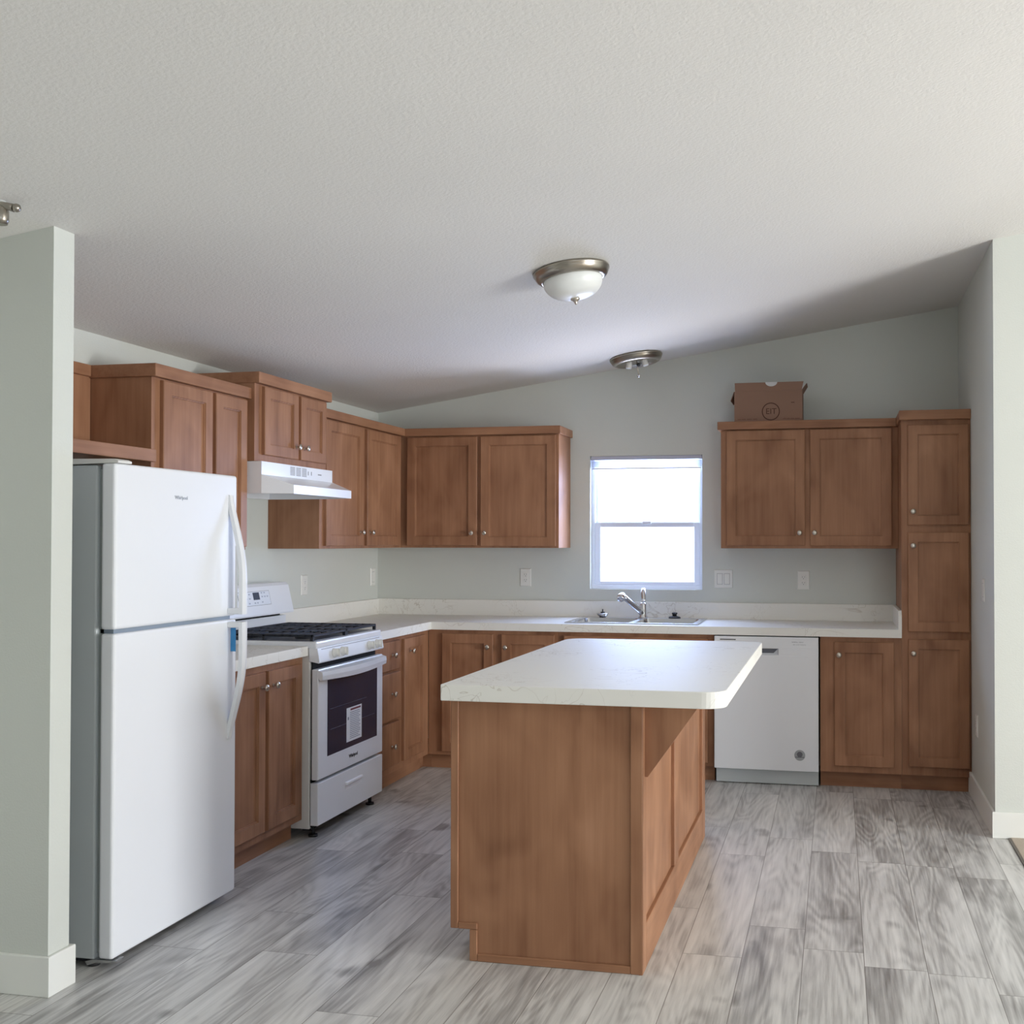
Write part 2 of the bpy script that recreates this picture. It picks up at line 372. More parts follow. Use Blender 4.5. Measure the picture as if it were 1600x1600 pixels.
# window
wv = .105   # sash plane depth into the wall
bm = B()
for s in ((WL, WL+.022, 1), (WR-.022, WR, 1)): box(bm, s[0], s[1], -.10, -.045, WB, WT, .002)
box(bm, WL, WR, -.10, -.045, WT-.022, WT, .002); box(bm, WL, WR, -.10, -.040, WB, WB+.026, .002)
win = struct('window_1', bm, M_VINYL)
bm = B()   # lower sash, nearer
for s in ((WL+.022, WL+.060), (WR-.060, WR-.022)): box(bm, s[0], s[1], -.085, -.05, WB+.026, 1.545, .003)
box(bm, WL+.06, WR-.06, -.085, -.05, WB+.026, WB+.05, .003); box(bm, WL+.06, WR-.06, -.085, -.05, 1.512, 1.545, .003)
struct('window_sash', bm, M_VINYL, win)
bm = B()
for s in ((WL+.022, WL+.038), (WR-.038, WR-.022)): box(bm, s[0], s[1], -.10, -.087, 1.545, WT-.022, .002)
box(bm, WL+.022, WR-.022, -.10, -.087, 1.525, 1.55, .002)
struct('window_sash', bm, M_VINYL, win)
bm = B(); box(bm, 1.85, 1.91, -.05, -.038, 1.532, 1.552, .003); struct('sash_lock', bm, M_VINYL, win)
bm = B(); box(bm, WL+.06, WR-.06, -.070, -.066, WB+.05, 1.512); struct('window_pane', bm, M_GLASS, win)
bm = B(); box(bm, WL+.038, WR-.038, -.096, -.092, 1.55, WT-.022); struct('window_pane', bm, M_GLASS, win)
# raised blind
bl = thing('window_blind', 'white mini blind raised to the top of the kitchen window', 'blind', (1.88, -.02, WT-.09))
bm = B(); box(bm, WL+.004, WR-.004, -.038, -.002, WT-.026, WT-.001, .003); obj('headrail', bm, plain('blind_rail', (.55, .57, .68), .4), bl)
bm = B()
for k in range(11): box(bm, WL+.008, WR-.008, -.033, -.008, WT-.031-.0042*k-.0022, WT-.031-.0042*k)
obj('slat_stack', bm, M_BLIND, bl)
bm = B(); box(bm, WL+.008, WR-.008, -.034, -.007, WT-.088, WT-.079, .003); obj('bottom_rail', bm, plain('blind_bottom_rail', (.6, .6, .66), .4), bl)

# ------------------------------------------------------------------ worktops
CT, CTH = .9175, .047
XP = 3.469; CD = .638; RD0, RD1 = 1.488, 2.244
SX0, SX1, SD0, SD1 = 1.49, 2.275, .10, .545    # sink cut-out
ctop = thing('worktop', 'long L-shaped white veined laminate worktop along the back wall with the sink', 'worktop', (1.7, .3, CT-CTH))
bm = B()
lpts = [(.001, .001), (XP-.001, .001), (XP-.001, CD), (CD, CD), (CD, RD0-.003), (.001, RD0-.003)]
hole = [(SX0, SD0), (SX1, SD0), (SX1, SD1), (SX0, SD1)]
def quads(z, rev=False):
    xs = [.001, CD, SX0, SX1, XP-.001]; F = []
    def q(x0, x1, d0, d1): F.append([(x0, d0), (x1, d0), (x1, d1), (x0, d1)])
    q(.001, CD, .001, CD); q(.001, CD, CD, RD0-.003); q(CD, SX0, .001, CD)
    q(SX0, SX1, .001, SD0); q(SX0, SX1, SD1, CD); q(SX1, XP-.001, .001, CD)
    for f in F: bm.faces.new([bm.verts.new(P(a, b, z)) for a, b in f])
quads(CT); quads(CT-CTH)
def wallstrip(pts, close=True):
    n = len(pts)
    for i in range(n if close else n-1):
        a, b = pts[i], pts[(i+1) % n]
        bm.faces.new([bm.verts.new(P(a[0], a[1], CT-CTH)), bm.verts.new(P(b[0], b[1], CT-CTH)), bm.verts.new(P(b[0], b[1], CT)), bm.verts.new(P(a[0], a[1], CT))])
wallstrip(lpts); wallstrip(hole)
bmesh.ops.remove_doubles(bm, verts=bm.verts[:], dist=.0002)
obj('countertop', bm, M_CTR, ctop)
bm = B(); box(bm, .001, XP-.001, .001, .019, CT, 1.0244, .002); obj('backsplash', bm, M_CTR, ctop)
bm = B(); box(bm, .001, .019, .019, RD0-.003, CT, 1.0244, .002); obj('backsplash', bm, M_CTR, ctop)
bm = B(); prism(bm, [(.019, CT), (CD-.004, CT), (CD-.004, .995), (CD-.035, 1.0244), (.019, 1.0244)], 'x', XP-.019, XP-.0005); obj('side_splash', bm, M_CTR, ctop)
c2 = thing('worktop', 'short white laminate worktop between the refrigerator and the gas range', 'worktop', (.3, 2.6, CT-CTH))
bm = edge_top([(.001, RD1+.003), (CD, RD1+.003), (CD, 3.0), (.001, 3.0)], CT-CTH, CT, .003); obj('countertop', bm, M_CTR, c2)
bm = B(); box(bm, .001, .019, RD1+.003, 3.0, CT, 1.0244, .002); obj('backsplash', bm, M_CTR, c2)

# ------------------------------------------------------------------ base cabinets
KZ, KR = .092, .555
def carcass(kind, face, u0, u1, v0, v1, depth, parent, toe=True, name='cabinet_body', frame=.035, back=.0):
    """box with a face frame; toe recess below"""
    bm = B(); mp = mapper(kind, face)
    def bx(a, b, c, d, e, f):
        p = [mp(a, c, e), mp(b, d, f)]
        x0, x1 = sorted((p[0].x, p[1].x)); y0, y1 = sorted((p[0].y, p[1].y)); z0, z1 = sorted((p[0].z, p[1].z))
        box(bm, x0, x1, -y1, -y0, z0, z1)
    bx(u0, u1, v0, v1, -depth, -.019)
    bx(u0, u1, v0, v1, -.019, 0)
    o = obj(name, bm, WZ, parent)
    if toe:
        bm = B(); 
        p = [mp(u0, .0, -depth), mp(u1, v0-.0005, -(face-KR) if face > .3 else -.06)]
        x0, x1 = sorted((p[0].x, p[1].x)); y0, y1 = sorted((p[0].y, p[1].y))
        box(bm, x0, x1, -y1, -y0, 0, v0-.0005)
        obj('toe_kick', bm, WX if kind == 'B' else WY, parent)
    return o
CB = CT-CTH-.001
GB = 'base cabinets under the worktops'
# left run, between refrigerator and range
t = thing('base_cabinet', 'brown maple base cabinet with two doors between the refrigerator and the range', 'cabinet', (.3, 2.62, 0), GB)
carcass('L', .61, RD1+.004, 2.99, KZ, CB, .60, t)
door('L', .61, 2.62, 2.945, .130, .838, t, (2.655, .773)); door('L', .61, 2.292, 2.592, .130, .838, t, (2.557, .773))
# left run, between range and corner
t = thing('base_cabinet', 'brown maple base cabinet with three drawers and a narrow door right of the range', 'cabinet', (.3, 1.1, 0), GB)
carcass('L', .61, .612, RD0-.004, KZ, CB, .60, t)
for (v0, v1, k) in ((.682, .848, .77), (.398, .667, .548), (.136, .384, .250)): drawer('L', .61, 1.098, 1.45, v0, v1, t, (1.222, k))
bm = B(); box(bm, .10, KR, .5555, .6115, 0, KZ-.0005); obj('toe_kick', bm, WY, t)
door('L', .61, .700, 1.036, .134, .845, t, (.952, .768))
# back run
t = thing('base_cabinet', 'brown maple corner base cabinet with two doors left of the island', 'cabinet', (1.0, .3, 0), GB)
carcass('B', .61, .612, 1.448, KZ, CB, .60, t)
bm = B(); box(bm, .10, .6115, .10, KR, 0, KZ-.0005); obj('toe_kick', bm, WX, t)
door('B', .61, .705, 1.037, .115, .847, t, (1.005, .768)); door('B', .61, 1.091, 1.425, .115, .847, t, (1.121, .768))
t = thing('base_cabinet', 'brown maple sink base cabinet behind the island top', 'cabinet', (1.92, .3, 0), GB)
bm = B(); box(bm, 1.449, 2.396, .585, .61, KZ, CB); box(bm, 1.449, 1.467, .01, .585, KZ, CB); box(bm, 2.378, 2.396, .01, .585, KZ, CB); box(bm, 1.467, 2.378, .01, .585, KZ, KZ+.018)
obj('cabinet_body', bm, WZ, t); bm = B(); box(bm, 1.449, 2.396, .10, KR, 0, KZ-.001); obj('toe_kick', bm, WX, t)
door('B', .61, 1.485, 1.905, .115, .70, t, (1.872, .64)); door('B', .61, 1.94, 2.36, .115, .70, t, (1.972, .64))
bm = B(); slab(bm, mapper('B', .61), 1.485, 2.36, .72, .847, .0005, .02, .004); obj('false_drawer_front', bm, WX, t)
t = thing('base_cabinet', 'brown maple single-door base cabinet right of the dishwasher', 'cabinet', (3.24, .3, 0), GB)
carcass('B', .61, 3.012, XP-.001, KZ, CB, .60, t)
door('B', .61, 3.092, 3.426, .130, .842, t, (3.119, .768), fr=.060)

# ------------------------------------------------------------------ pantry
t = thing('pantry_cabinet', 'tall narrow brown maple pantry cabinet with three stacked doors at the right wall', 'cabinet', (3.66, .3, 0))
carcass('B', .6085, XP, XR-.001, KZ, 2.112, .60, t, frame=.03)
for (v0, v1, k) in ((1.513, 2.082, 1.59), (.908, 1.471, 1.396), (.142, .864, .785)): door('B', .6085, 3.505, 3.836, v0, v1, t, (3.532, k), fr=.053)
bm = B(); box(bm, XP-.012, XR-.001, .001, .640, 2.112, 2.166, .002); obj('crown_trim', bm, WX, t)

# ------------------------------------------------------------------ wall cabinets
GW = 'wall cabinets'
UB, UT, UC = 1.3765, 2.107, 2.157
def wallcab_body(x0, x1, d0, d1, z0, z1, t, name='cabinet_body'):
    bm = B(); box(bm, x0, x1, d0, d1, z0, z1, .001)
    return obj(name, bm, WZ, t)
# left wall: run from the range cabinet to the corner
t = thing('wall_cabinet', 'brown maple wall cabinet with two doors in the left corner, right of the range hood', 'cabinet', (.16, .9, UB), GW)
wallcab_body(.001, .31, .34, RD0, UB, UT, t)
door('L', .31, .955, 1.438, 1.392, 2.098, t, (1.000, 1.472)); door('L', .31, .396, .897, 1.392, 2.098, t, (.862, 1.472))
bm = B(); box(bm, .001, .338, .339, RD0, UT, UC, .002); obj('crown_trim', bm, WY, t)
# back wall left
t = thing('wall_cabinet', 'brown maple wall cabinet with two doors left of the kitchen window', 'cabinet', (.7, .16, UB), GW)
wallcab_body(.001, 1.372, .001, .31, UB, UT, t)
door('B', .31, .347, .829, 1.392, 2.098, t, (.797, 1.473)); door('B', .31, .853, 1.355, 1.388, 2.098, t, (.886, 1.473))
bm = B(); box(bm, .001, 1.387, .001, .338, UT, UC, .002); obj('crown_trim', bm, WX, t)
# back wall right
t = thing('wall_cabinet', 'brown maple wall cabinet with two doors between the window and the pantry', 'cabinet', (2.94, .16, UB), GW)
wallcab_body(2.407, XP-.001, .001, .31, UB, UT, t)
door('B', .31, 2.443, 2.920, 1.394, 2.100, t, (2.888, 1.472)); door('B', .31, 2.950, 3.430, 1.394, 2.100, t, (2.977, 1.472))
bm = B(); box(bm, 2.388, XP-.013, .001, .338, UT, UC, .002); obj('crown_trim', bm, WX, t)
# over the hood
t = thing('wall_cabinet', 'short raised brown maple wall cabinet with two doors above the range hood', 'cabinet', (.18, 1.87, 1.808), GW)
wallcab_body(.001, .35, RD0+.001, RD1, 1.808, 2.186, t)
door('L', .35, 1.832+.005, 2.178, 1.842, 2.176, t, (1.866, 1.905), fr=.052); door('L', .35, 1.522, 1.808, 1.842, 2.176, t, (1.778, 1.905), fr=.052)
bm = B(); box(bm, .001, .378, RD0-.012, RD1+.006, 2.186, 2.24, .002); obj('crown_trim', bm, WY, t)
# beside the refrigerator
t = thing('wall_cabinet', 'tall brown maple wall cabinet with two doors partly behind the refrigerator top', 'cabinet', (.16, 2.62, UB), GW)
wallcab_body(.001, .308, RD1+.003, 2.992, UB, UT, t)
door('L', .308, 2.565, 2.935, 1.392, 2.098, t, (2.60, 1.472)); door('L', .308, 2.268, 2.537, 1.392, 2.098, t, (2.50, 1.472))
bm = B(); box(bm, .001, .335, RD1+.001, 3.004, UT, UC+.004, .002); obj('crown_trim', bm, WY, t)
# open shelf over the refrigerator
t = thing('wall_shelf', 'open brown maple shelf unit over the refrigerator beside the partition wall', 'shelf', (.16, 3.48, 1.75))
bm = B(); box(bm, .001, .020, 2.995, PD0-.016, 1.80, 2.112, .001); obj('back_panel', bm, WZ, t)
bm = B(); box(bm, .001, .315, 2.995, PD0-.016, 1.755, 1.785, .001); obj('shelf_board', bm, WY, t)
bm = B(); box(bm, .315, .335, 2.995, PD0-.016, 1.748, 1.80, .002); obj('front_rail', bm, WY, t)
bm = B(); box(bm, .001, .032, 3.006, PD0-.016, 2.112, UC+.004, .002); obj('crown_trim', bm, WY, t)

# ------------------------------------------------------------------ island
t = thing('kitchen_island', 'freestanding brown maple kitchen island with a white veined laminate top', 'kitchen island', (2.15, 2.6, 0))
IX0, IX1, ID0, ID1 = 1.8213, 2.4826, 1.80, 3.500
IT, IH = .935, .055
bm = B()
KX = IX0+.068
prism(bm, [(KX, 0), (IX1-.012, 0), (IX1-.012, IT-IH-.001), (IX0+.019, IT-IH-.001), (IX0+.019, .108), (KX, .108)], 'd', ID0+.01, ID1)
obj('cabinet_body', bm, WZ, t)
# end panel and its mouldings
bm = B(); prism(bm, [(KX, 0), (IX1, 0), (IX1, IT-IH-.001), (IX0, IT-IH-.001), (IX0, .106), (KX, .106)], 'd', ID1, ID1+.006)
obj('end_panel', bm, WZ, t)
E0, E1 = ID1+.006, ID1+.014
for n, s in (('corner_trim', (IX0, IX0+.027, .106, IT-IH-.001)), ('kick_trim', (IX0+.027, KX+.027, .106, .128)), ('kick_trim', (KX, KX+.027, .0, .1055)),
             ('base_trim', (KX+.027, IX1-.040, 0, .026)), ('corner_post', (IX1-.040, IX1+.002, 0, IT-IH-.001))):
    bm = B(); box(bm, s[0], s[1], E0, E1, s[2], s[3], .0025); obj(n, bm, WX if 'base' in n or s[1]-s[0] > s[3]-s[2] else WZ, t)
# seating side frame with recessed panels
for n, s in (('stile', (3.445, E1-.0005, 0, IT-IH-.001)), ('stile', (2.69, 2.80, .15, IT-IH-.001)), ('stile', (ID0+.0, 1.90, .0, IT-IH-.001)),
             ('bottom_rail', (1.9005, 3.4445, 0, .148)), ('top_rail', (1.9005, 3.4445, IT-IH-.06, IT-IH-.001))):
    if n == 'stile' and s[0] == 2.69: s = (2.69, 2.80, .1485, IT-IH-.0605)
    bm = B(); slab(bm, mapper('L', IX1-.012), s[0], s[1], s[2], s[3], .0003, .014, .002); obj(n, bm, WY if 'rail' in n else WZ, t)
# gusset brackets under the overhang
for dd in (3.478,):
    bm = B(); prism(bm, [(IX1+.0025, IT-IH-.001), (IX1+.175, IT-IH-.001), (IX1+.175, IT-IH-.012), (IX1+.012, .640), (IX1+.0025, .640)], 'd', dd-.045, dd); obj('support_bracket', bm, WZ, t)
# kitchen side: doors
for (a, b, kk) in ((1.86, 2.66, 0), (2.70, 3.47, 1)):
    m_ = (a+b)/2
    bm = B()
    door('I', IX0+.019, a, m_-.015, .14, .66, t, (m_-.045, .60)); door('I', IX0+.019, m_+.015, b, .14, .66, t, (m_+.045, .60))
    bm.free(); bm = B(); slab(bm, mapper('I', IX0+.019), a, b, .69, .85, .0005, .02, .004); o = obj('drawer', bm, WY, t); knob('I', IX0-.001, m_, .77, o)
# rounded top
def rrect(x0, x1, d0, d1, radii, n=8):
    pts = []
    for (cx, cdd, sx, sd, r, a0) in ((x1, d1, -1, -1, radii[0], 0), (x0, d1, 1, -1, radii[1], 90), (x0, d0, 1, 1, radii[2], 180), (x1, d0, -1, 1, radii[3], 270)):
        for k in range(n+1):
            a = math.radians(a0+90*k/n); pts.append((cx+sx*r+math.cos(a)*r, cdd+sd*r+math.sin(a)*r))
    return pts
bm = edge_top(rrect(1.795, 2.757, 1.745, 3.548, (.075, .006, .09, .05)), IT-IH, IT, .003)
obj('countertop', bm, M_CTR, t)

# ------------------------------------------------------------------ refrigerator
FX, FD0, FD1 = .768, 3.097, 3.846
t = thing('refrigerator', 'tall white top-freezer refrigerator beside the partition wall', 'refrigerator', (.4, 3.47, 0))
bm = B(); box(bm, .04, .695, FD0+.008, FD1-.006, .030, 1.672, .006, 2); obj('body', bm, M_APPG, t)
bm = B(); box(bm, .62, .714, FD0+.02, FD1-.02, .05, 1.66); obj('gasket', bm, plain('grey_gasket', (.30, .33, .32), .6), t)
bm = B(); box(bm, .714, FX, FD0, FD1, 1.124, 1.678, .010, 3); o1 = obj('freezer_door', bm, M_APP, t)
bm = B(); box(bm, .714, FX, FD0, FD1, .036, 1.110, .010, 3); o2 = obj('fridge_door', bm, M_APP, t)
bm = B(); box(bm, .700, .750, FD0+.02, FD1-.02, 1.110, 1.124); obj('door_gap_strip', bm, plain('gap_grey', (.25, .30, .36), .4), t)
bm = B(); prism(bm, [(.47, 1.673), (.775, 1.679), (.775, 1.686), (.762, 1.692), (.50, 1.695), (.47, 1.69)], 'd', FD1-.075, FD1-.003); obj('hinge_cover', bm, M_APPB, t)
def handle(z_far, z_near, par):
    # bow handle: thin end on the door far from the seam, deepest next to the seam
    n = 18; d0 = FD0+.052; bm = B(); loops = []
    for i in range(n+1):
        s = i/n; z = z_far+(z_near-z_far)*s
        out = .006+.060*math.sin(min(s/.72, 1)*math.pi/2)**1.3
        wd = .013+.006*s; th = .016
        a, b = out-th, out
        a = max(a, -.002)
        loops.append([P(FX+b, d0-wd, z), P(FX+b+.004, d0, z), P(FX+b, d0+wd, z), P(FX+a, d0+wd, z), P(FX+a, d0-wd, z)])
    rings(bm, loops, smooth=False)
    # foot beside the seam
    zz = sorted((z_near, z_near+(z_far-z_near)*.05))
    box(bm, FX-.001, FX+.062, d0-.017, d0+.017, zz[0], zz[1], .003)
    o = obj('door_handle', bm, M_APP, par)
    return o
h1 = handle(1.600, 1.132, o1); h2 = handle(.642, 1.102, o2)
bm = B(); box(bm, FX+.006, FX+.028, FD0+.052, FD0+.0535, .985, 1.088); obj('protective_film', bm, M_BLUE, o2)
bm = B(); box(bm, FX+.024, FX+.034, FD0+.052, FD0+.0532, 1.15, 1.40); obj('protective_film', bm, M_PAPER, o1)
text('Whirlpool', .019, (FX+.0006, 3.476, 1.576), 'L', M_BADGE, 'brand_badge', o1, .0005)
bm = B(); box(bm, .60, .70, FD0+.03, FD1-.03, .012, .030, .002); obj('base_grille', bm, M_BLK, t)
bm = B(); prism(bm, [(.66, .022), (.69, .030), (.775, .032), (.775, .026), (.70, .020), (.67, .010)], 'd', FD1-.05, FD1-.008); obj('hinge_bracket', bm, M_STEEL, t)
for dd in (FD0+.05, FD1-.04):
    bm = B(); cyl(bm, P(.67, dd, 0), (0, 0, 1), .020, .012); cyl(bm, P(.67, dd, .012), (0, 0, 1), .008, .02); obj('leveling_foot', bm, M_RUB, t)

# ------------------------------------------------------------------ gas range
t = thing('gas_range', 'white freestanding gas range with black grates and an oven window', 'range', (.35, 1.866, 0))
R0, R1 = RD0+.003, RD1-.003; RX_ = .690
bm = B(); box(bm, .03, .645, R0, R1, .045, .905, .003); obj('body', bm, M_APPB, t)
bm = B(); box(bm, .640, .652, R0+.015, R1-.015, .05, .84); obj('inner_frame', bm, M_DARK, t)
bm = B(); box(bm, .10, .680, R0-.001, R1+.001, .905, .938, .008, 2); obj('cooktop', bm, M_APP, t)
bm = B(); prism(bm, [(.640, .845), (.690, .835), (.695, .842), (.684, .906), (.640, .906)], 'd', R0, R1); cp = obj('control_panel', bm, M_APP, t)
bm = B(); box(bm, .6835, .687, R0+.04, R1-.04, .898, .9005); obj('panel_line', bm, M_PLSH, cp)
for k, dd in enumerate((2.075, 1.985, 1.668, 1.570)):
    bm = B(); lathe(bm, [(.024, 0), (.024, .004), (.021, .006), (.020, .022), (.018, .026), (.0, .027)], P(.690, dd, .869), (1, 0, .15), 24)
    box(bm, .703, .722, dd-.004, dd+.004, .851, .892, .002)
    obj('burner_knob', bm, M_PLATE, t)
# oven door
bm = B(); box(bm, .655, RX_, R0, R1, .278, .806, .005, 2); od = obj('oven_door', bm, M_APP, t)
bm = B(); box(bm, RX_-.001, RX_+.0015, 1.567, 2.146, .376, .752, .001); ow = obj('oven_window', bm, M_BGLASS, od)
for z in (.60, .50):
    bm = B(); box(bm, RX_+.0015, RX_+.0019, 1.70 if z > .55 else 1.60, 2.12, z, z+.0015); 
    obj('rack_line', bm, plain('rack_glint', (.10, .11, .14), .3), ow)
bm = B(); n = 20; loops = []
for i in range(n+1):
    s = i/n; dd = R0+(R1-R0)*s; o_ = .020+.022*math.sin(math.pi*s); zt = .800; zb = .752-.010*math.sin(math.pi*s)
    loops.append([P(RX_-.001+o_*.0, dd, zt), P(RX_+o_, dd, zt-.006), P(RX_+o_+.003, dd, (zt+zb)/2), P(RX_+o_, dd, zb+.004), P(RX_+o_-.012, dd, zb), P(RX_-.001, dd, zb+.012)])
rings(bm, loops, smooth=False); obj('oven_handle', bm, M_APP, od)
bm = B(); box(bm, RX_+.0015, RX_+.0023, 1.762, 1.938, .405, .576); st = obj('instruction_sheet', bm, M_PAPER, ow)
bm = B(); box(bm, RX_+.0023, RX_+.0028, 1.775, 1.895, .560, .569); obj('heading_bar', bm, M_RED, st)
bm = B()
for k in range(15):
    z = .548-.0093*k; a = 1.778+random.random()*.03; box(bm, RX_+.0023, RX_+.0027, a, 1.900, z, z+.0035)
box(bm, RX_+.0023, RX_+.0027, 1.912, 1.927, .515, .530)
obj('printed_lines', bm, M_INK, st)
text('Whirlpool', .024, (RX_+.0006, 1.855, .329), 'L', M_BLK, 'brand_badge', od, .0005, .0006)
# drawer
bm = B(); box(bm, .650, RX_, R0, R1, .062, .264, .004, 2); dw_ = obj('storage_drawer', bm, M_APP, t)
bm = B(); box(bm, RX_-.002, RX_+.001, 1.755, 1.945, .170, .208, .001); box(bm, RX_, RX_+.010, 1.755, 1.945, .192, .208, .003); obj('drawer_pull', bm, plain('pull_white', (.9, .9, .92), .3), dw_)
bm = B(); box(bm, .60, .652, R0+.01, R1-.01, .264, .278); obj('door_gap', bm, M_DARK, t)
for x in (.10, .64):
    for dd in (R0+.05, R1-.05):
        bm = B(); cyl(bm, P(x, dd, 0), (0, 0, 1), .022, .010); cyl(bm, P(x, dd, .01), (0, 0, 1), .009, .035); obj('leveling_foot', bm, M_RUB, t)
bm = B(); box(bm, .60, .64, R0+.02, R1-.02, .035, .0449); obj('base_skirt', bm, M_DARK, t)
# backguard
bm = B(); prism(bm, [(.03, .905), (.115, .905), (.120, 1.012), (.030, 1.012)], 'd', R0+.01, R1-.01); obj('backguard_base', bm, M_APP, t)
bm = B(); prism(bm, [(.03, 1.0125), (.105, 1.0125), (.105, 1.026), (.03, 1.026)], 'd', R0+.05, R1-.05); obj('vent_slot', bm, M_DARK, t)
bm = B(); prism(bm, [(.03, 1.0265), (.160, 1.0265), (.162, 1.034), (.128, 1.178), (.115, 1.192), (.03, 1.192)], 'd', R0, R1)
bmesh.ops.recalc_face_normals(bm, faces=bm.faces[:]); bg_ = obj('backguard', bm, M_APP, t)
def bgp(dd, z, off=.001):    # point on the slanted face
    s = (z-1.034)/.144; return (.162-.034*s+off, dd, z)
def bgplate(n, d0, d1, z0, z1, mat, off=.0008, parent=None):
    bm = B(); a = bgp(d0, z0, off); b = bgp(d0, z1, off)
    loops = [[P(a[0]-.002, d0, z0), P(a[0]-.002, d1, z0), P(b[0]-.002, d1, z1), P(b[0]-.002, d0, z1)], [P(a[0], d0, z0), P(a[0], d1, z0), P(b[0], d1, z1), P(b[0], d0, z1)]]
    rings(bm, loops); return obj(n, bm, mat, parent or bg_)
bgplate('control_overlay', 1.715, 2.03, 1.082, 1.156, M_PLSH, .0006)
bgplate('control_overlay', 1.718, 2.027, 1.084, 1.154, plain('overlay_white', (.78, .81, .86), .35), .0010)
bgplate('clock_display', 1.822, 1.884, 1.112, 1.150, M_BLK, .0018)
for (dd, z) in ((1.795, 1.146), (1.768, 1.146), (1.795, 1.126), (1.768, 1.126), (1.742, 1.126), (1.80, 1.098), (1.85, 1.096), (1.875, 1.096), (1.92, 1.12), (1.95, 1.12), (1.92, 1.142), (1.955, 1.142), (1.93, 1.096)):
    bgplate('control_button', dd-.007, dd+.007, z-.0035, z+.0035, plain('button_grey', (.45, .48, .55), .5), .0016)
bm = B(); box(bm, .145, .640, R0+.02, R1-.02, .9375, .9392, .0005); obj('burner_pan', bm, plain('pan_navy_black', (.02, .025, .045), .3), t)
# burners and grates
for (x, dd, r) in ((.24, 1.68, .036), (.24, 2.05, .045), (.52, 1.68, .045), (.52, 2.05, .036), (.38, 1.866, .03)):
    bm = B(); lathe(bm, [(r+.012, 0), (r+.012, .005), (r, .007), (r, .013), (r-.006, .016), (0, .016)], P(x, dd, .938), (0, 0, 1), 24); obj('burner', bm, M_BLK, t)
for (d0, d1) in ((R0+.012, 1.8645), (1.8675, R1-.012)):
    bm = B(); z0, z1 = .958, .970; wv_ = .012
    x0, x1 = .135, .655
    for xx in (x0, x1-wv_, (x0+x1)/2-wv_/2): box(bm, xx, xx+wv_, d0, d1, z0, z1, .002)
    for dd in (d0, d1-wv_): box(bm, x0, x1, dd, dd+wv_, z0, z1, .002)
    dm = (d0+d1)/2
    for xx in (x0+.04, x0+.08, x0+.12, x0+.16, x0+.20, x1-.20, x1-.16, x1-.12, x1-.08, x1-.04): box(bm, xx-.005, xx+.005, d0, dm-.03 if True else dm, z0, z1, .0015); box(bm, xx-.005, xx+.005, dm+.03, d1, z0, z1, .0015)
    for (a, b) in ((x0, x0+.10), (x0+.17, x1-.17), (x1-.10, x1)): box(bm, a, b, dm-.005, dm+.005, z0, z1, .0015)
    for xx in (x0, x1-.016, (x0+x1)/2-.008):
        for dd in (d0, d1-.012): box(bm, xx, xx+.016, dd, dd+.012, .9385, z0+.002, .001)
    obj('grate', bm, M_BLK, t)

# ------------------------------------------------------------------ range hood
t = thing('range_hood', 'white under-cabinet range hood above the gas range', 'range hood', (.2, 1.866, 1.65))
H0, H1 = RD0+.002, RD1-.001
bm = B()
def ringp(pts, z): return [P(x, d, z) for x, d in pts]
up = [(.002, H0), (.388, H0), (.388, H0+.0005), (.388, H1-.0005), (.388, H1), (.002, H1)]
lip = [(.002, H0), (.388, H0), (.527, H0+.055), (.527, H1-.060), (.388, H1), (.002, H1)]
rings(bm, [ringp(lip, 1.650), ringp(lip, 1.692), ringp(up, 1.742), ringp(up, 1.806)], cap0=False)
# underside recess
inn = [(.02, H0+.02), (.375, H0+.02), (.510, H0+.072), (.510, H1-.077), (.375, H1-.02), (.02, H1-.02)]
rings(bm, [ringp(lip, 1.650), ringp(inn, 1.650), ringp(inn, 1.690)], cap0=False, cap1=True)
bmesh.ops.remove_doubles(bm, verts=bm.verts[:], dist=.0002)
hb = obj('canopy', bm, M_APP, t)
for k in range(3):
    a = 1.960-.062*k
    for j in range(6):
        bm = B()
    bm = B()
    for j in range(6): box(bm, .3882, .3892, a-.048, a, 1.755+.0075*j, 1.759+.0075*j)
    obj('vent_louvre', bm, M_PLSH, t)
bm = B(); box(bm, .3882, .3890, 1.765, 1.772, 1.765, 1.785); obj('fan_switch', bm, M_PLSH, t)
bm = B(); box(bm, .3882, .3890, 1.730, 1.737, 1.765, 1.785); obj('light_switch', bm, M_PLSH, t)
bm = B(); box(bm, .3882, .3890, 1.62, 1.66, 1.771, 1.777); obj('brand_badge', bm, M_PLSH, t)
bm = B(); box(bm, .10, .34, 1.62, 2.10, 1.680, 1.688, .002); obj('grease_filter', bm, plain('filter_grey', (.28, .28, .30), .4, .6), t)

# ------------------------------------------------------------------ dishwasher
t = thing('dishwasher', 'white built-in dishwasher with a round silver badge, right of the island', 'dishwasher', (2.70, .3, 0))
D0, D1 = 2.402, 3.003
bm = B(); box(bm, D0+.004, D1-.004, .05, .60, .0925, .858); obj('tub', bm, M_DARK, t)
bm = B()
def fr(i, w, z0=.092, z1=.864): return [P(D0+i, w, z0+i), P(D1-i, w, z0+i), P(D1-i, w, z1-i), P(D0+i, w, z1-i)]
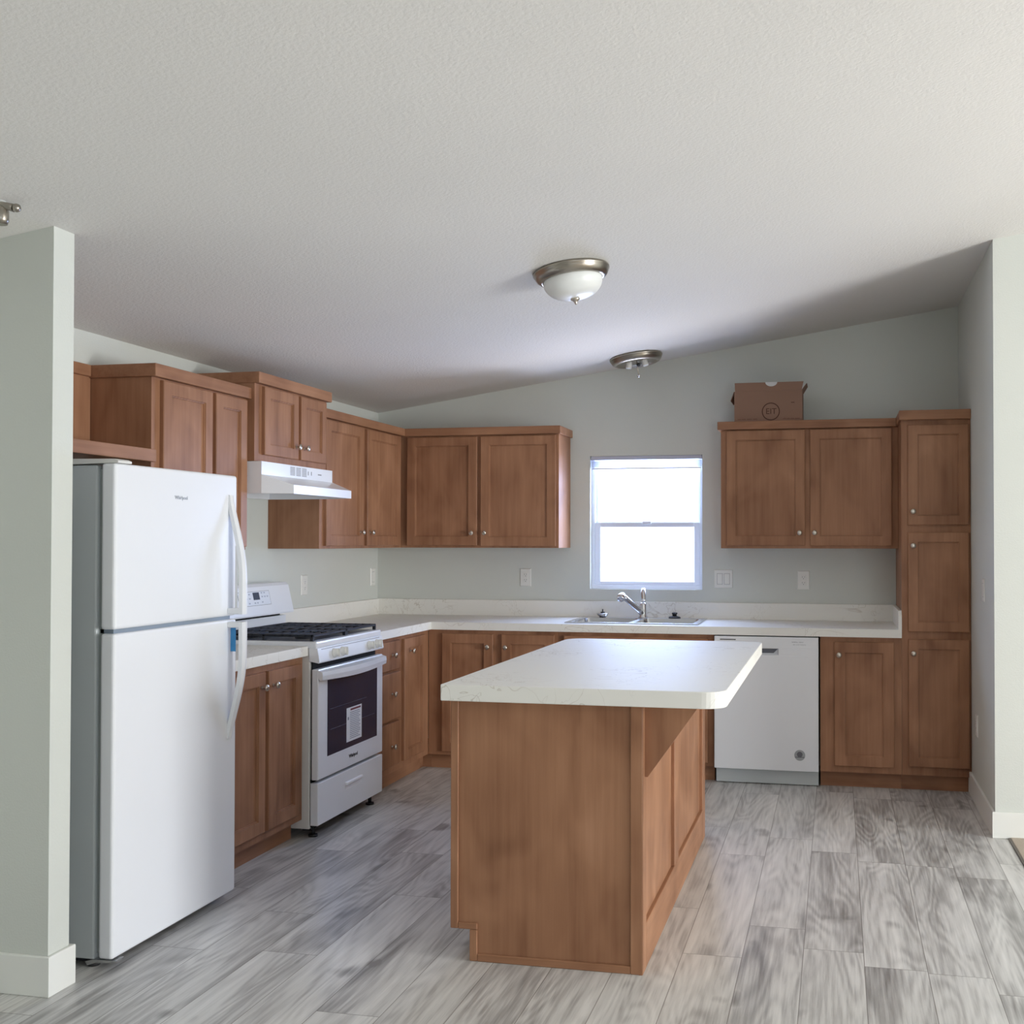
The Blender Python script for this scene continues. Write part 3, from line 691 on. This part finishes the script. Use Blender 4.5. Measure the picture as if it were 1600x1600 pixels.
# door with pocket handle
box(bm, D0, D1, .605, .648, .796, .864, .004, 2); box(bm, D0, D1, .605, .648, .092, .760, .004, 2)
box(bm, D0, 2.625, .605, .648, .758, .798, .001); box(bm, 2.775, D1, .605, .648, .758, .798, .001); box(bm, 2.62, 2.78, .603, .618, .755, .80)
dd_ = obj('door', bm, M_APP, t)
bm = B(); prism(bm, [(2.626, .797), (2.774, .797), (2.745, .768), (2.655, .768)], 'd', .6185, .6205); obj('handle_pocket', bm, plain('pocket_grey', (.16, .17, .20), .5), dd_)
bm = B(); box(bm, 2.436, 2.528, .6482, .6488, .843, .848); obj('vent_slot', bm, M_DARK, dd_)
text('NORMAL  HEAVY', .0085, (2.885, .6484, .836), 'B', M_INK, 'control_lettering', dd_, .0002)
text('start  cancel  heated dry', .0075, (2.895, .6484, .822), 'B', M_INK, 'control_lettering', dd_, .0002)
bm = B(); cyl(bm, P(2.896, .6482, .185), (0, -1, 0), .031, .0012, 40); bd = obj('round_badge', bm, M_BADGE, dd_)
bm = B(); cyl(bm, P(2.896, .6494, .190), (0, -1, 0), .016, .0005, 32); box(bm, 2.870, 2.922, .6494, .6499, .172, .176); obj('badge_print', bm, plain('badge_dark', (.14, .14, .16), .4), bd)
bm = B(); box(bm, D0+.006, D1-.001, .575, .597, .004, .091, .002); obj('toe_panel', bm, M_APPG, t)

# ------------------------------------------------------------------ sink and faucet
t = thing('kitchen_sink', 'double-bowl stainless steel sink set in the worktop below the window', 'sink', (1.88, .3, CT-.17))
RX0, RX1, RDa, RDb = 1.472, 2.293, .052, .560
def rr(x0, x1, d0, d1, z, r=.04, n=5): return [P(a, b, z) for a, b in rrect(x0, x1, d0, d1, (r,)*4, n)]
bowls = ((1.510, 1.865), (1.900, 2.255))
bm = B()
# rim plate with two holes, made of strips
def plate(x0, x1, d0, d1): box(bm, x0, x1, d0, d1, CT+.0005, CT+.007, .0015)
plate(RX0, RX1, RDa, .135); plate(RX0, RX1, .515, RDb); plate(RX0, 1.510, .135, .515); plate(1.865, 1.900, .135, .515); plate(2.255, RX1, .135, .515)
obj('rim', bm, M_STEEL, t)
for (a, b) in bowls:
    bm = B()
    rings(bm, [rr(a, b, .135, .515, CT+.006, .03), rr(a+.004, b-.004, .139, .511, CT-.010, .03), rr(a+.012, b-.012, .147, .503, CT-.15, .04), rr(a+.045, b-.045, .18, .47, CT-.165, .04)], cap0=False, cap1=True, smooth=True)
    bw = obj('bowl', bm, M_STEEL, t)
    bm = B(); lathe(bm, [(.042, 0), (.040, .003), (.030, .001), (.0, .001)], P((a+b)/2, .32, CT-.1648), (0, 0, 1), 24); obj('drain', bm, M_CHR, bw)
t = thing('kitchen_faucet', 'chrome single-lever pull-out faucet behind the sink', 'faucet', (1.88, .095, CT+.007))
bm = B(); lathe(bm, [(.030, 0), (.030, .006), (.026, .012), (.023, .03), (.022, .085), (.018, .098), (0, .10)], P(1.88, .095, CT+.0071), (0, 0, 1), 28); obj('base', bm, M_CHR, t)
bm = B(); tube(bm, [P(1.884, .095, CT+.09), P(1.882, .085, CT+.13), P(1.878, .070, CT+.165), P(1.875, .062, CT+.195)], [.014, .016, .018, .014]); obj('lever_handle', bm, M_CHR, t)
bm = B(); tube(bm, [P(1.876, .10, CT+.035), P(1.85, .13, CT+.07), P(1.82, .18, CT+.105), P(1.79, .22, CT+.138), P(1.775, .24, CT+.150)], [.020, .019, .018, .018, .019]); obj('spout', bm, M_CHR, t)
bm = B(); lathe(bm, [(.012, -.022), (.022, -.02), (.026, -.005), (.026, .020), (.022, .026), (0, .027)], P(1.768, .245, CT+.148), (-.25, -.75, -.35), 28); obj('spray_head', bm, M_CHR, t)
t = thing('sink_strainer', 'chrome sink strainer basket lying on the sink rim left of the faucet', 'sink strainer', (1.612, .09, CT+.007))
bm = B(); lathe(bm, [(.020, 0), (.034, .012), (.040, .022), (.040, .026), (.030, .027), (.006, .028)], P(1.612, .09, CT+.0073), (0, 0, 1), 28); obj('basket', bm, M_CHR, t)
bm = B(); lathe(bm, [(.014, 0), (.014, .006), (.004, .007), (.004, .022), (.002, .024)], P(1.612, .09, CT+.0355), (0, 0, 1), 18); obj('stopper_post', bm, M_RUB, t)
t = thing('sink_strainer', 'black rubber sink stopper on the sink rim right of the faucet', 'sink strainer', (2.085, .088, CT+.007))
bm = B(); lathe(bm, [(.038, 0), (.040, .004), (.034, .010), (.018, .014), (.006, .015)], P(2.085, .088, CT+.0073), (0, 0, 1), 28); obj('stopper_disc', bm, M_RUB, t)
bm = B(); lathe(bm, [(.014, 0), (.013, .008), (.018, .012), (.018, .020), (.004, .022)], P(2.085, .088, CT+.0223), (0, 0, 1), 18); obj('stopper_knob', bm, M_RUB, t)

# ------------------------------------------------------------------ outlets and switches
def plate(kind, at, u, v, gang, sort, label, name):
    mp = mapper(kind, at); t = thing(name, label, 'outlet' if 'outlet' in name else 'light switch', (0, 0, 0), 'wall outlets' if 'outlet' in name else 'wall switches')
    t.location = mp(u, v-.06, 0)
    w_ = .038 if gang == 1 else .060
    bm = B(); slab(bm, mp, u-w_, u+w_, v-.060, v+.060, .0003, .006, .004); obj('cover_plate', bm, M_PLATE, t)
    if sort == 'outlet':
        bm = B(); slab(bm, mp, u-.017, u+.017, v-.034, v+.034, .006, .0078, .001); r = obj('receptacle', bm, M_PLATE, t)
        bm = B()
        for s in (-.018, .018):
            slab(bm, mp, u-.008, u-.0055, v+s-.002, v+s+.007, .0078, .0081, .0001); slab(bm, mp, u+.0055, u+.008, v+s-.002, v+s+.007, .0078, .0081, .0001); slab(bm, mp, u-.0025, u+.0025, v+s-.011, v+s-.006, .0078, .0081, .0001)
        obj('slots', bm, M_PLSH, r)
    else:
        for c in ((0,) if gang == 1 else (-.023, .023)):
            bm = B(); slab(bm, mp, u+c-.0185, u+c+.0185, v-.036, v+.036, .006, .0063, .0001); obj('rocker_surround', bm, M_PLSH, t)
            bm = B(); slab(bm, mp, u+c-.0165, u+c+.0165, v-.034, v+.034, .0063, .0085, .001); obj('rocker', bm, M_PLATE, t)
plate('B', 0, 1.064, 1.177, 1, 'outlet', 'white wall outlet on the back wall between the corner and the window', 'wall_outlet')
plate('B', 0, 2.391, 1.177, 2, 'switch', 'white double rocker switch on the back wall right of the window', 'light_switch')
plate('B', 0, 2.900, 1.173, 1, 'outlet', 'white wall outlet on the back wall between the double switch and the pantry', 'wall_outlet')
plate('L', 0, 1.066, 1.157, 1, 'outlet', 'white wall outlet on the left wall right of the range', 'wall_outlet')
plate('L', 0, .085, 1.175, 1, 'switch', 'white wall switch on the left wall in the corner above the backsplash', 'light_switch')
plate('I', XR, 1.158, 1.170, 1, 'switch', 'white wall switch on the narrow right wall beside the pantry', 'light_switch')
plate('I', XR, .861, .427, 1, 'outlet', 'white wall outlet low on the right wall beside the pantry', 'wall_outlet')

# ------------------------------------------------------------------ ceiling lights
nrm = Vector((-SL, 0, 1)).normalized(); DN = -nrm
GL = 'round nickel flush-mount ceiling lights'
def ceil_pt(x, d): return P(x, d, ZC+SL*x)
def canopy_ring(c, t):
    bm = B(); lathe(bm, [(.10, .0005), (.163, .0005), (.168, .006), (.168, .012), (.164, .016), (.163, .021), (.156, .034), (.146, .043), (.136, .047), (.130, .046), (.128, .034), (.10, .030)], c, DN, 56)
    return obj('canopy_ring', bm, M_NICKD, t)
c = ceil_pt(1.978, 2.45)
t = thing('ceiling_light', 'nickel flush ceiling light with a frosted glass bowl above the island', 'ceiling light', (c.x, -c.y, c.z-.16), GL)
canopy_ring(c, t)
prof = [(.129, .040), (.130, .050)]+[(.130*math.cos(a)**.75, .050+.078*math.sin(a)) for a in [math.radians(6*k) for k in range(1, 15)]]+[(.006, .128)]
bm = B(); lathe(bm, prof, c, DN, 56); obj('glass_bowl', bm, M_FROST, t)
bm = B(); lathe(bm, [(.010, .124), (.019, .127), (.020, .133), (.012, .138), (.007, .144), (.006, .150), (.002, .156)], c, DN, 24); obj('finial', bm, M_NICK, t)
c = ceil_pt(1.871, .305)
t = thing('ceiling_light', 'nickel flush ceiling light without its glass bowl above the sink', 'ceiling light', (c.x, -c.y, c.z-.14), GL)
canopy_ring(c, t)
bm = B(); lathe(bm, [(.128, .020), (.128, .024), (.0, .022)], c, DN, 40); obj('reflector_pan', bm, M_PLATE, t)
for s in (-1, 1):
    q = c+Vector((s*.045, 0, s*.045*SL))+DN*.024
    bm = B(); lathe(bm, [(.017, 0), (.019, .015), (.019, .040), (.016, .046), (.013, .044)], q, DN+Vector((s*.25, 0, 0)), 20); obj('lamp_socket', bm, M_PLATE, t)
bm = B(); cyl(bm, c+DN*.022, DN, .003, .100, 10); obj('threaded_rod', bm, M_NICK, t)
bm = B(); lathe(bm, [(.004, 0), (.012, .003), (.013, .010), (.008, .016), (.002, .020)], c+DN*.115, DN, 18); obj('finial', bm, M_CHR, t)
bm = B(); lathe(bm, [(.002, 0), (.012, .004), (.013, .014), (.006, .022)], c+Vector((.018, -.02, -.045)), DN, 18); obj('wire_nut', bm, M_RUB, t)
# dining light at the left edge
t = thing('pendant_light', 'nickel multi-arm ceiling light with glass shades cut off by the left edge', 'ceiling light', (.57, 4.30, 2.26))
cc = P(.56, 4.30, 2.39)
bm = B(); lathe(bm, [(.065, .0), (.065, .008), (.05, .020), (.012, .026)], P(.56, 4.30, zc(.56)-.001), DN, 32); obj('canopy', bm, M_NICKD, t)
bm = B(); cyl(bm, cc, (0, 0, -1), .04, .0, 24) if False else lathe(bm, [(.0, .04), (.03, .035), (.045, .02), (.05, 0), (.045, -.04), (.03, -.075), (.012, -.09), (0, -.10)], cc, (0, 0, 1), 28); obj('hub', bm, M_NICKD, t)
bm = B(); cyl(bm, P(.56, 4.30, zc(.56)-.02), (0, 0, -1), .008, zc(.56)-.02-2.42, 12); obj('stem', bm, M_NICKD, t)
for a in (0, 120, 240):
    dx, dy = math.cos(math.radians(a)), math.sin(math.radians(a))
    v = Vector((dx, dy, 0))
    bm = B(); tube(bm, [cc+v*.03, cc+v*.10+Vector((0, 0, .012)), cc+v*.16+Vector((0, 0, .012)), cc+v*.20], [.008, .008, .010, .012]); ar = obj('arm', bm, M_NICKD, t)
    bm = B(); lathe(bm, [(0, -.010), (.010, -.008), (.013, 0), (.010, .008), (0, .011)], cc+v*.208, (dx, dy, 0), 16); obj('end_knob', bm, M_NICKD, ar)
    bm = B(); lathe(bm, [(.018, -.045), (.022, -.03), (.022, .0), (.018, .006)], cc+v*.155, (0, 0, 1), 18); obj('lamp_cup', bm, M_NICKD, ar)
    bm = B(); lathe(bm, [(.016, .0), (.040, .012), (.056, .035), (.062, .062), (.058, .062), (.034, .014)], cc+v*.130+Vector((0, 0, .014)), (0, 0, 1), 24); obj('glass_shade', bm, M_FROST, ar)

# ------------------------------------------------------------------ cardboard box
t = thing('cardboard_box', 'open brown cardboard box with a round printed emblem on top of the right wall cabinet', 'box', (2.695, .17, UC))
bx0, bx1, bd0, bd1, bz = 2.488, 2.903, .045, .285, UC+.0005
bh = .19
bm = B()
box(bm, bx0, bx1, bd1-.004, bd1, bz, bz+bh); box(bm, bx0, bx1, bd0, bd0+.004, bz, bz+bh)
box(bm, bx0, bx0+.004, bd0+.004, bd1-.004, bz, bz+bh); box(bm, bx1-.004, bx1, bd0+.004, bd1-.004, bz, bz+bh); box(bm, bx0+.004, bx1-.004, bd0+.004, bd1-.004, bz, bz+.004)
cb_ = obj('carton', bm, M_CARD, t)
# front flap standing up, with the hand notch
bm = B(); pts = [(bx0+.004, bz+bh+.0005), (bx1-.004, bz+bh+.0005), (bx1+.008, bz+.243), (2.752, bz+.243)]
pts += [(2.715+.037*math.cos(a), bz+.243-.026*math.sin(a)) for a in [math.pi*k/10 for k in range(1, 10)]]+[(2.678, bz+.243), (bx0+.002, bz+.243)]
prism(bm, pts, 'd', bd1-.004, bd1); obj('front_flap', bm, M_CARD, t)
bm = B(); loops = [[P(bx1-.002, bd0+.01, bz+bh), P(bx1-.002, bd1-.006, bz+bh), P(bx1+.028, bd1-.03, bz+.235), P(bx1+.028, bd0+.03, bz+.235)], [P(bx1-.006, bd0+.01, bz+bh), P(bx1-.006, bd1-.006, bz+bh), P(bx1+.024, bd1-.03, bz+.235), P(bx1+.024, bd0+.03, bz+.235)]]
rings(bm, loops); obj('side_flap', bm, M_CARD, t)
bm = B(); loops = [[P(bx0, bd0+.01, bz+bh), P(bx0, bd1-.006, bz+bh), P(bx0-.022, bd1-.02, bz+bh-.055), P(bx0-.022, bd0+.02, bz+bh-.055)], [P(bx0-.004, bd0+.01, bz+bh), P(bx0-.004, bd1-.006, bz+bh), P(bx0-.026, bd1-.02, bz+bh-.055), P(bx0-.026, bd0+.02, bz+bh-.055)]]
rings(bm, loops); obj('side_flap', bm, M_CARD, t)
bm = B(); pts = [(2.676, bz+.2), (2.754, bz+.2), (2.754, bz+.246), (2.676, bz+.246)]; prism(bm, pts, 'd', bd1-.02, bd1-.016); obj('paper_lining', bm, M_PAPER, t)
def annulus(r0, r1, cx, cz, at, a0=0, a1=360):
    bm = B(); n = 48; A = []; C = []
    A = [P(cx+math.cos(a)*r0, at, cz+math.sin(a)*r0) for a in [math.radians(a0+(a1-a0)*k/n) for k in range(n)]]
    C = [P(cx+math.cos(a)*r1, at, cz+math.sin(a)*r1) for a in [math.radians(a0+(a1-a0)*k/n) for k in range(n)]]
    rings(bm, [A, C], cap0=False, cap1=False); return bm
obj('emblem_ring', annulus(.049, .055, 2.712, bz+.062, bd1+.0006), M_CARDI, cb_)
text('EIT', .05, (2.714, bd1+.0006, bz+.062), 'B', M_CARDI, 'emblem_lettering', cb_, .0002)
bm = B(); a = bx0+.02
while a < bx1-.02:
    l = .02+random.random()*.02
    if not (2.64 < a < 2.775 or 2.64 < a+l < 2.775): box(bm, a, a+l*.8, bd1+.0002, bd1+.0007, bz+.014, bz+.019)
    a += l
obj('printed_line', bm, M_CARDS, cb_)
bm = B(); box(bm, 2.835, 2.856, bd1+.0002, bd1+.0007, bz+.113, bz+.117); obj('printed_mark', bm, M_CARDI, cb_)
